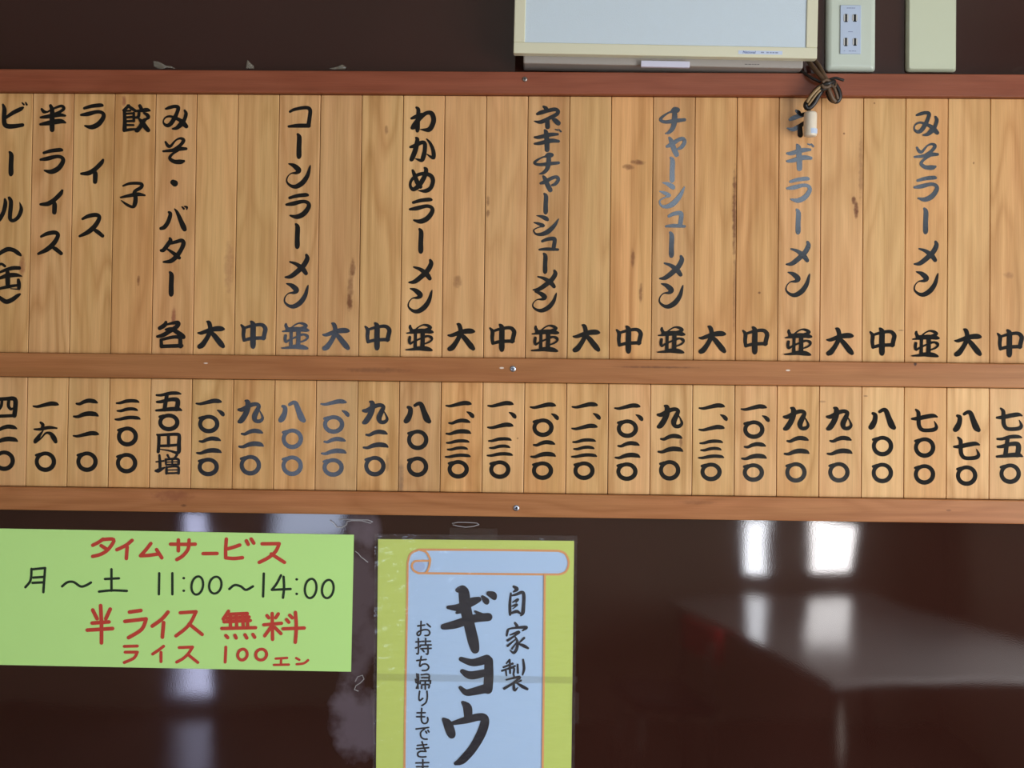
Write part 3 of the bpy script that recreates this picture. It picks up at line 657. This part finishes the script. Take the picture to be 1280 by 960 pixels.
poly_ink([A(222, 290), A(228, 255), A(245, 235), A(268, 222), A(290, 215)] + arc + [A(228, 352)], -0.0022, BLU, 'scroll_roll')
poly_ink([A(224, 348), A(1010, 355), (679.8, 850), (677.5, 1009), (505.2, 1009), (506.5, 880)], -0.00219, BLU, 'scroll_sheet')
poly_ink([A(290 + 36 * math.cos(t), 312 + 30 * math.sin(t)) for t in [2 * PI * i / 16 for i in range(16)]], -0.0023, BLG, 'scroll_curl')
k = Ink(-0.0024)
k.stroke([(505.0, 1009, 2.6), (506.5, 880, 2.6), (508.8, 760, 2.6)] + [A(x, y) + (2.6,) for x, y in ((226, 330), (228, 285), (245, 238), (290, 215))])
for s in cP('290 215,700 217,1090 222;1090 222,1128 240,1147 290,1130 340,1090 357;1090 357,700 354,345 350,290 350;290 350,262 335,251 308,262 285,290 279,355 279;290 215,330 228,352 262,355 282,345 325,330 350', 12):
    k.stroke(s)
k.stroke([A(1010, 360) + (2.6,), (679.8, 850, 2.6), (677.6, 1009, 2.6)])
k.build('scroll_outline', ORA, poster)
PY = -0.0025
write(cP, PY, PRINT, poster, '512 446 26,545 452 56,556 540 60,578 640 58,602 740 58,612 785 46;458 545 20,520 545 40,590 515 46,632 500 30;508 575 16,560 560 24;432 656 32,500 642 44,600 610 44,688 600 44;612 568 12,650 592 30;655 485 18,675 508 34,680 522 14;690 466 26,714 476 40,722 490 26', 30, 'bold_character')
write(cQ, PY, PRINT, poster, '532 292 26,600 312 40,680 292 48;690 300 46,690 390 50,685 465 50;540 362 26,590 385 44,685 366 38;528 455 20,560 482 34,600 478 40,680 458 50|542 540 20,568 570 48,572 625 42;432 636 20,455 662 48,475 715 48,480 728 34;478 660 20,560 640 38,640 622 40,668 640 46,650 710 50,600 800 46,540 868 42,502 888 22', 30, 'bold_character')
cR = C(615, 725, 6.62)
write(cR, PY, PRINT, poster, '180 55 16,206 75 24,178 98 10;156 110 12,148 200 17,150 278 17,148 290 8;150 132 8,200 120 16,250 102 20,264 130 20,262 200 20,256 268 22,240 294 10;172 185 8,215 160 15,200 185 8;165 217 8,205 203 16,190 225 8,172 238 5;160 275 14,205 260 20,232 276 12|'
    '190 355 14,206 378 20;122 460 12,130 420 16,144 405 12,200 395 14,284 392 20,252 420 8;150 455 8,222 430 18,190 460 12,130 500 16;190 465 8,210 510 16,205 568 18,180 603 16,150 580 6;197 490 8,130 545 15;202 520 8,165 570 12;266 480 14,215 530 8;215 527 8,260 543 20,298 564 14|'
    '145 660 12,120 690 10;95 722 12,172 692 14;82 752 12,190 712 12;146 662 13,150 770 13;114 742 12,120 790 10;114 742 9,180 727 12,178 780 12;212 700 12,215 768 13;258 660 12,266 730 16,254 784 10;180 785 12,186 808 10;120 826 10,230 802 16,180 850 14,102 898 17;180 850 13,186 912 17,214 890 6;240 832 12,196 856 6;205 852 8,250 880 20,292 902 16', 14, 'character', 1.3)
cS, cT = C(510, 770, 9.6), C(510, 860, 9.6)
write(cS, PY, PRINT, poster, '118 120,200 108;157 65,155 160,150 215,125 236,110 215,125 190,190 165,240 168,262 200,245 230,205 235;230 95,268 130|'
    '95 312,150 308;92 385,150 365;125 270,125 440,105 452;165 305,270 303;150 350,278 347;155 392,278 388;212 270,212 345;240 350,240 450,220 456;175 405,192 428|'
    '105 535,218 522;160 485,140 600,180 578,225 580,250 615,225 650,172 655|'
    '105 695,122 870;125 700,125 800,102 868;90 760,98 800;160 705,250 703,250 780;165 740,250 740;150 778,272 778;150 778,145 812;270 778,268 810;165 825,165 868;165 825,250 824,250 862;208 790,208 878', 17, 'small_character', 1.12)
write(cT, PY, PRINT, poster, '140 40,132 110,140 150,178 125;228 38,232 110,215 175,168 210|165 245,160 340,165 400,190 425,225 418,240 385,235 355;110 298,205 296;105 345,200 345|'
    '98 492,248 474;200 490,155 530,155 580,185 610,230 614;212 520,225 540;240 508,252 528|'
    '112 690,225 678;105 730,248 716;168 645,190 710,215 762;215 762,150 760,118 785,125 818,165 828,215 825|'
    '95 900,250 895;102 945,240 942;178 860,178 1000,172 1050,140 1062,108 1045,115 1015,160 1008,215 1020,250 1050', 17, 'small_character', 1.12)
FILM = film('laminate_film', rough=0.10, haze=0.015, bump=0.003, bscale=(30, 30, 70), ior=1.5)
sheet('laminate', [(468.5, 667.5), (721.5, 669.5), (717.5, 1016), (465.5, 1016)], -0.0030, 0.0003, FILM, poster, 16, 20, 0.0012, 3)
TAPE = film('clear_tape', rough=0.15, haze=0.008, hazecol=(0.8, 0.82, 0.86), bump=0.0005, bscale=(60, 60, 60))
sheet('tape', [(466, 842), (722, 846), (722, 855), (466, 851)], -0.0046, 0.0002, TAPE, poster)
sheet('tape', [(463.5, 862), (472, 862), (471, 894), (462.5, 894)], -0.0046, 0.0002, TAPE, poster)
sheet('tape', [(714, 866), (724, 866), (723.5, 905), (713.5, 905)], -0.0046, 0.0002, TAPE, poster)
sheet('tape', [(562, 660), (622, 661), (622, 676), (562, 675)], -0.0046, 0.0002, TAPE, poster)

# leftover bits of clear tape stuck to the wall
SCRAP = film('old_tape', rough=0.25, haze=0.35, hazecol=(0.62, 0.60, 0.48), bump=0.001, bscale=(200, 200, 200))
def scrap(outline, label, seed, h=0.003, w=0.0):
    rn = random.Random(seed); bm = bmesh.new()
    c = Vector((0, 0, 0)); P = [unproj(x, y, -0.001) for x, y in outline]
    for p in P: c += p / len(P)
    F = [bm.verts.new(p - c + Vector((0, -rn.uniform(0.2, 1) * h, 0))) for p in P]
    m = bm.verts.new((0, -h, 0))
    for i in range(len(F)): bm.faces.new((F[i], F[(i + 1) % len(F)], m))
    r = bmesh.ops.solidify(bm, geom=list(bm.faces), thickness=0.0003)
    o = link_mesh('tape_scrap', bm, SCRAP); o.location = c
    return tag(o, label, 'tape', 'leftover tape scraps on the wall')
scrap([(192, 76.5), (198, 77.5), (204, 80), (208, 83), (214, 83), (221, 86.5), (210, 84.8), (204, 86.8), (199, 86), (192.5, 83)], 'crumpled triangular scrap of old tape above the top rail at left', 1)
scrap([(310, 75.5), (313, 79), (317, 82), (318, 86), (308, 86)], 'small pale peak of old tape above the top rail, middle of three scraps', 2)
scrap([(411, 86), (422, 83.8), (428, 81), (433, 84), (432, 86.8), (418, 87)], 'thin flat scrap of old tape above the top rail, nearest the white wall unit', 3)
def loop_scrap(px, w, label):
    bm = bmesh.new(); c = unproj(px[0][0], px[0][1], -0.002)
    tube(bm, [unproj(x, y, -0.0025) - c for x, y in px], w, 6)
    o = link_mesh('tape_scrap', bm, film('dry_glue', rough=0.3, haze=0.30, hazecol=(0.72, 0.73, 0.76)), None, True); o.location = c
    return tag(o, label, 'tape', 'leftover tape scraps on the wall')
loop_scrap([(412, 650), (417, 654), (421, 659), (427, 659.5), (433, 656), (434, 652), (440, 650.8), (452, 651), (463, 654), (466, 652.5), (460, 650), (440, 649.5), (424, 649)], 0.0009, 'curled ring of dried tape under the bottom rail, above the green notice corner')
loop_scrap([(565, 654.5), (572, 652.8), (584, 653), (596, 653.8), (599, 655.5), (592, 658), (582, 659), (572, 657.5), (566, 656)], 0.0008, 'flat oval of dried tape just above the laminated poster')
loop_scrap([(444, 689), (448, 692), (451, 696), (455, 699), (460, 703)], 0.0007, 'short streak of dried tape right of the green notice, near its upper corner')
loop_scrap([(444, 852), (447, 846), (453, 844), (455, 849), (450, 854), (445, 857), (443, 862), (448, 864)], 0.0007, 'curl of dried tape right of the green notice, near its lower corner')

# ------------------------------------------------------------------ wall unit, plates and pull cord above the board
CREAM = plain('aged_cream_plastic', rgb(216, 215, 186), rough=0.3, var=0.03, bscale=60)
FACE = plain('white_textured_panel', rgb(202, 218, 226), rough=0.6, bump=0.0003, bscale=900, var=0.01)
GREYP = plain('grey_casing', rgb(160, 154, 146), rough=0.5, var=0.05, bscale=60)
WHITE = plain('white_plastic', rgb(205, 205, 222), rough=0.4)
YF = -0.056
bl, br = unproj(641.6, 66.2, YF), unproj(1021.4, 73.4, YF)
ang = math.atan2(br.z - bl.z, br.x - bl.x); UW = (br - bl).length
unit = tag(empty('wall_unit', bl), 'square wall unit with a white panel in a cream frame above the board', 'wall appliance')
unit.rotation_euler = (0, -ang, 0)
UH = 0.36
def ubox(x0, x1, y0, y1, z0, z1, name, mat, parent=unit, bevel=0.001):
    bm = bmesh.new(); box(bm, x0, x1, y0 - YF, y1 - YF, z0, z1, bevel); return link_mesh(name, bm, mat, parent)
zc = unproj(654, 78.8, -0.040).z - (bl.z - math.sin(-ang) * 0.014)
ubox(0.014, UW - 0.016, -0.040, -0.0005, zc, UH - 0.01, 'casing', GREYP, bevel=0.002)
fi = 0.0158
bm = bmesh.new()
for (x0, x1, z0, z1) in ((0, UW, 0, fi), (0, UW, UH - fi, UH), (0, fi, fi, UH - fi), (UW - fi, UW, fi, UH - fi)):
    box(bm, x0, x1, 0.0, 0.012, z0, z1, 0.0012)
fr_ = link_mesh('cream_frame', bm, CREAM, unit)
bm = bmesh.new(); box(bm, 0.0008, UW - 0.0008, 0.0125, 0.016, 0.0006, UH - 0.001, 0.0008)
link_mesh('rear_rim', bm, CREAM, unit)
ubox(fi - 0.001, UW - fi + 0.001, YF + 0.0018, YF + 0.010, fi - 0.001, UH - fi + 0.001, 'front_panel', FACE)
# white tab under the casing
p0, p1 = unproj(800, 80.6, -0.030), unproj(860.6, 88.4, -0.030)
ubox(p0.x - bl.x, p1.x - bl.x, -0.046, -0.0402, zc - 0.0035, zc + 0.0055, 'tab', WHITE)
# cable opening
bm = bmesh.new(); pc = unproj(985, 82.5, -0.016) - bl
tube(bm, [pc + Vector((0, 0, 0.006)), pc + Vector((0, 0, 0.001)), pc + Vector((0, 0, -0.0005))], [0.008, 0.0085, 0.007], 20)
link_mesh('cable_grommet', bm, plain('black_rubber', (0.012, 0.012, 0.012), rough=0.5), unit, True)
# brand sticker
s0, s1 = unproj(923, 57.6, YF), unproj(978, 62.4, YF)
stk = ubox(s0.x - bl.x, s1.x - bl.x, YF - 0.0003, YF + 0.0002, 0.0047, 0.0097, 'sticker', plain('sticker_paper', rgb(196, 210, 232), rough=0.4), bevel=0.0)
def text_mesh(txt, size, name, mat, parent, loc, shear=0.0, bold=0.0, sx=1.0):
    cu = bpy.data.curves.new(name, 'FONT'); cu.body = txt; cu.size = size; cu.align_x = 'LEFT'; cu.shear = shear; cu.offset = bold; cu.extrude = 0.00005
    tmp = bpy.data.objects.new(name, cu); COL.objects.link(tmp)
    dg = bpy.context.evaluated_depsgraph_get(); me = bpy.data.meshes.new_from_object(tmp.evaluated_get(dg))
    bpy.data.objects.remove(tmp)
    me.transform(Matrix.Rotation(PI / 2, 4, 'X') @ Matrix.Diagonal((sx, 1, 1, 1)))
    me.materials.clear(); me.materials.append(mat)
    o = bpy.data.objects.new(name, me); COL.objects.link(o); o.parent = parent; o.location = loc
    return o
text_mesh('National', 0.0052, 'blue_wordmark', plain('blue_print', rgb(58, 84, 150), rough=0.5), stk, (s0.x - bl.x + 0.0058, -0.0005, 0.0056), 0.25, 0.0, 1.0)
GP = plain('grey_print', rgb(140, 152, 180), rough=0.5)
bm = bmesh.new()
for a, b in ((951, 955), (958, 961), (962, 964.6), (965.4, 968), (969, 972.5)):
    q0, q1 = unproj(a, 60, YF), unproj(b, 60, YF)
    box(bm, q0.x - bl.x, q1.x - bl.x, -0.0005, -0.0003, 0.0064, 0.0082)
link_mesh('grey_print', bm, GP, stk)
bm = bmesh.new()
for a, b in ((928, 931.5), (932.5, 936), (937, 939), (940, 942.5), (943.5, 946)):
    q0, q1 = unproj(a, 82.5, -0.02), unproj(b, 82.5, -0.02)
    box(bm, q0.x - bl.x, q1.x - bl.x, 0.0157, 0.0165, zc + 0.004, zc + 0.0047)
link_mesh('moulded_print', bm, plain('dark_print', rgb(70, 66, 66), rough=0.6), unit)

# outlet plate and blank plate
PLATE = plain('pale_green_plate', rgb(196, 207, 192), rough=0.22, var=0.01, bscale=40)
PLATE2 = plain('cream_plate', rgb(200, 208, 180), rough=0.28, var=0.01, bscale=40)
def plate(x0, x1, yb, h, label, name, cat, mat, dome):
    a, b = unproj(x0, yb, -0.006), unproj(x1, yb + 0.3, -0.006)
    w = (b - a).length
    root = tag(empty(name, ((a.x + b.x) / 2, 0, a.z)), label, cat)
    bm = bmesh.new()
    prof = [(0, -0.0003), (0, -0.0040), (0.0005, -0.0055), (0.0016, -0.0070), (0.3, -0.0084), (0.7, -0.0093), (0.92, -0.0097), (1.0, -0.0098), (1.2, -0.0098)]
    rings = []
    for ins, y in prof:
        ins = ins if ins < 0.01 else 0.0016 + ins * dome
        rad = max(0.0045 - ins * 0.4, 0.0012); hw, hh = w / 2 - ins, h / 2 - ins
        R = []
        for cx, cz, a0 in ((hw - rad, hh - rad, 0), (-hw + rad, hh - rad, 90), (-hw + rad, -hh + rad, 180), (hw - rad, -hh + rad, 270)):
            for k in range(7):
                a = math.radians(a0 + 15 * k); R.append(bm.verts.new((cx + rad * math.cos(a), y, h / 2 + cz + rad * math.sin(a))))
        rings.append(R)
    for A_, B_ in zip(rings[:-1], rings[1:]):
        for k in range(28): bm.faces.new((A_[k], A_[(k + 1) % 28], B_[(k + 1) % 28], B_[k]))
    bm.faces.new(rings[-1]); bm.faces.new(rings[0][::-1])
    bmesh.ops.recalc_face_normals(bm, faces=bm.faces)
    link_mesh('plate', bm, mat, root, True)
    return root
outl = plate(1032.2, 1094, 89.2, 0.120, 'pale green plastic outlet plate with four slots, right of the wall unit', 'outlet', 'outlet', PLATE, 0.0055)
plate(1132.6, 1195.4, 89.5, 0.120, 'blank cream plastic wall plate without slots, right of the outlet', 'blank_plate', 'wall plate', PLATE2, 0.002)
lo = Vector(outl.location)
def at(px, py, y): return unproj(px, py, y) - lo
m0, m1 = at(1050.2, 67.3, -0.0115), at(1076.5, 6.4, -0.0115)
bm = bmesh.new(); box(bm, m0.x, m1.x, -0.0116, -0.008, m0.z, m1.z, 0.0006)
mod = link_mesh('socket', bm, plain('white_socket', rgb(180, 196, 216), rough=0.35), outl)
SLOT = plain('slot_dark', (0.008, 0.008, 0.008), rough=0.7, spec=0.1); SHUT = plain('slot_lip', rgb(188, 190, 186), rough=0.4)
for (x, y0, y1, w) in ((1057.6, 18, 26.5, 2.2), (1068.6, 18.5, 26, 2.6), (1057.4, 47.8, 56.6, 2.2), (1068.8, 48.2, 56, 2.2)):
    a, b = at(x - w / 2, y1, -0.0118), at(x + w / 2, y0, -0.0118)
    bm = bmesh.new()
    e = 0.0022
    box(bm, a.x - e, a.x, -0.0121, -0.0114, a.z, b.z, 0.0002); box(bm, b.x, b.x + e, -0.0121, -0.0114, a.z, b.z, 0.0002)
    lip = link_mesh('slot_lip', bm, SHUT, mod)
    bm = bmesh.new()
    box(bm, a.x, b.x, -0.0119, -0.0114, a.z, b.z)
    box(bm, a.x - 0.001, b.x + 0.001, -0.0119, -0.0114, a.z - 0.0012, a.z); box(bm, a.x - 0.0006, b.x + 0.0006, -0.0119, -0.0114, b.z, b.z + 0.0006)
    link_mesh('slot', bm, SLOT, mod)
bm = bmesh.new()
for (x0, x1, y, h) in ((1058.5, 1060.8, 10, 1.2), (1061.4, 1063.8, 10, 1.2), (1064.4, 1067, 10, 1.2), (1067.4, 1069, 10, 1.2), (1054.6, 1056.4, 63.6, .9), (1061, 1064, 63.7, 1), (1064.8, 1068, 63.7, 1), (1068.6, 1070, 63.8, 1), (1060.2, 1066, 39.6, .9)):
    a, b = at(x0, y + h / 2, -0.0118), at(x1, y - h / 2, -0.0118)
    box(bm, a.x, b.x, -0.0118, -0.0115, a.z, b.z)
link_mesh('socket_print', bm, GP, mod)

# pull cord gathered in a knot in front of the board
def V(px, py, y): return tuple(unproj(px, py, y))
cord = tag(empty('pull_cord', unproj(1013, 171, -0.040)), 'bunched brown and black pull cord tied in a knot, ending in a white cylinder', 'pull cord')
co = Vector(cord.location)
BROWN = plain('brown_cord', rgb(92, 70, 48), rough=0.5, var=0.35, bscale=900, bump=0.0003)
TANC = plain('tan_cord', rgb(150, 124, 84), rough=0.45, var=0.3, bscale=900, bump=0.0003)
BLACKC = plain('black_cord', rgb(26, 22, 18), rough=0.45, var=0.3, bscale=700)
def strand(name, pts, r, mat, label=None):
    r = [q * 1.22 for q in r] if isinstance(r, list) else r * 1.22
    bm = bmesh.new()
    tube(bm, [Vector(p) - co for p in catmull([V(*p) for p in pts], 6)], r, 8)
    o = link_mesh(name, bm, mat, cord, True)
    if label: o['label'] = label
    return o
strand('lead', [(985, 82, -0.018), (1000, 88, -0.020), (1012, 96, -0.034), (1026, 103, -0.036)], 0.0017, BLACKC, 'thin black lead')
strand('cord', [(1009, 74, -0.020), (1016, 84, -0.030), (1024, 93, -0.038), (1033, 104, -0.042)], 0.0028, BROWN)
strand('cord', [(1017, 74, -0.018), (1024, 83, -0.030), (1030, 94, -0.038), (1036, 106, -0.042)], 0.0026, BROWN)
strand('cord', [(1031, 100, -0.043), (1036, 112, -0.046), (1040, 122, -0.044), (1044, 127, -0.040)], 0.0027, BROWN)
strand('loop', [(1032, 103, -0.036), (1042, 104, -0.038), (1048, 112, -0.038), (1050, 121, -0.037), (1046, 127, -0.036), (1038, 124, -0.035), (1034, 114, -0.035)], 0.0026, BLACKC)
strand('loop', [(1030, 106, -0.040), (1020, 113, -0.042), (1012, 124, -0.040), (1007, 131, -0.037), (1010, 135.5, -0.036), (1017, 130, -0.037), (1024, 118, -0.038), (1031, 109, -0.038)], 0.0029, BLACKC, 'black loop')
strand('loop', [(1030, 105, -0.045), (1020, 113, -0.047), (1013, 121, -0.046), (1008.5, 128, -0.043)], 0.0018, TANC, 'tan strand')
strand('loop', [(1031, 108, -0.045), (1022, 116, -0.047), (1015, 125, -0.045), (1010.5, 131, -0.042)], 0.0013, TANC, 'tan strand')
strand('knot', [(1028, 103, -0.049), (1032, 100, -0.050), (1037, 102, -0.049), (1036, 108, -0.048), (1030, 109, -0.049), (1027, 106, -0.049)], 0.0020, BROWN)
strand('knot', [(1026, 110, -0.045), (1030, 106, -0.048), (1036, 104, -0.049), (1041, 101, -0.046)], 0.0026, BLACKC)
strand('tail', [(1036, 100, -0.042), (1044, 97.5, -0.044), (1050, 99, -0.044), (1055, 100.5, -0.043)], [0.0016] * 18 + [0.0008], BLACKC)
strand('loop', [(1034, 106, -0.046), (1041, 108, -0.047), (1045, 116, -0.046), (1047, 124, -0.043)], 0.0020, BROWN)
strand('knot', [(1022, 108, -0.044), (1027, 112, -0.046), (1033, 110, -0.047), (1040, 106, -0.046), (1043, 101, -0.044)], 0.0023, BLACKC)
strand('tail', [(1041, 112, -0.044), (1044, 108, -0.045), (1045, 103, -0.044)], 0.0013, BROWN)
strand('string', [(1012, 134, -0.036), (1012.5, 137, -0.037), (1012.8, 141, -0.038)], 0.0008, BLACKC)
# white cylinder on the end
c0, c1 = unproj(1013.2, 139.3, -0.038) - co, unproj(1012.4, 170.8, -0.038) - co
bm = bmesh.new()
rr = 0.0091; ax = c1 - c0
prof = [(0.0, 0.25), (0.01, 0.62), (0.035, 0.86), (0.075, 0.97), (0.12, 1.0), (0.93, 1.02), (0.965, 0.98), (0.985, 0.9), (1.0, 0.7)]
tube(bm, [c0 + ax * t for t, _ in prof], [rr * s for _, s in prof], 28)
kn = link_mesh('end_knob', bm, plain('ivory_plastic', rgb(222, 212, 190), rough=0.4, var=0.02), cord, True)
kn['label'] = 'ivory cylinder'
bm = bmesh.new()
cc = unproj(1013.6, 165, -0.038) - co; hh = 0.0036
prev = None
for i in range(13):
    t = -2.25 + i * 0.14
    x, y = math.cos(t) * rr * 1.035, math.sin(t) * rr * 1.035
    a = bm.verts.new(cc + Vector((x, y, -hh))); b = bm.verts.new(cc + Vector((x, y, hh)))
    if prev: bm.faces.new((prev[0], a, b, prev[1]))
    prev = (a, b)
link_mesh('knob_sticker', bm, plain('knob_sticker_paper', rgb(190, 206, 226), rough=0.4), kn, True)

# ------------------------------------------------------------------ the dining table behind the camera, mirrored in the lacquered wall
table = tag(empty('dining_table', (1.28, -3.3, 0)), 'pale glossy table mirrored in the dark wall at lower right', 'table')
table.rotation_euler = (0, 0, math.radians(-11))
LAM = plain('pale_laminate', rgb(214, 212, 210), rough=0.12, spec=0.6, var=0.02, bscale=30)
bm = bmesh.new(); box(bm, -0.50, 0.55, -0.85, 0.95, 0.672, 0.70, 0.006); link_mesh('table_top', bm, LAM, table)
for x in (-0.44, 0.49):
    for y in (-0.79, 0.89):
        bm = bmesh.new(); tube(bm, [(x, y, 0.0), (x, y, 0.673)], 0.018, 12); link_mesh('leg', bm, DULL, table, True)
chair = tag(empty('dining_chair', (0.55, -3.25, 0)), 'dark chair with a red back pad beside the table mirrored in the wall', 'chair')
chair.rotation_euler = (0, 0, math.radians(-11))
REDT = plain('red_vinyl', rgb(242, 56, 62), rough=0.3)
DARKS = plain('dark_vinyl', rgb(40, 28, 24), rough=0.4)
bm = bmesh.new(); box(bm, -0.22, 0.12, -0.19, 0.19, 0.40, 0.45, 0.015, 3); link_mesh('seat', bm, DARKS, chair)
bm = bmesh.new(); box(bm, 0.115, 0.15, -0.17, 0.17, 0.57, 0.72, 0.014, 3); link_mesh('back_pad', bm, REDT, chair)['label'] = 'red pad'
for x, y, z in ((-0.19, -0.16, 0.40), (-0.19, 0.16, 0.40), (0.11, -0.16, 0.66), (0.11, 0.16, 0.66)):
    bm = bmesh.new(); tube(bm, [(x, y, 0), (x, y, z)], 0.011, 10); link_mesh('leg', bm, DULL, chair, True)
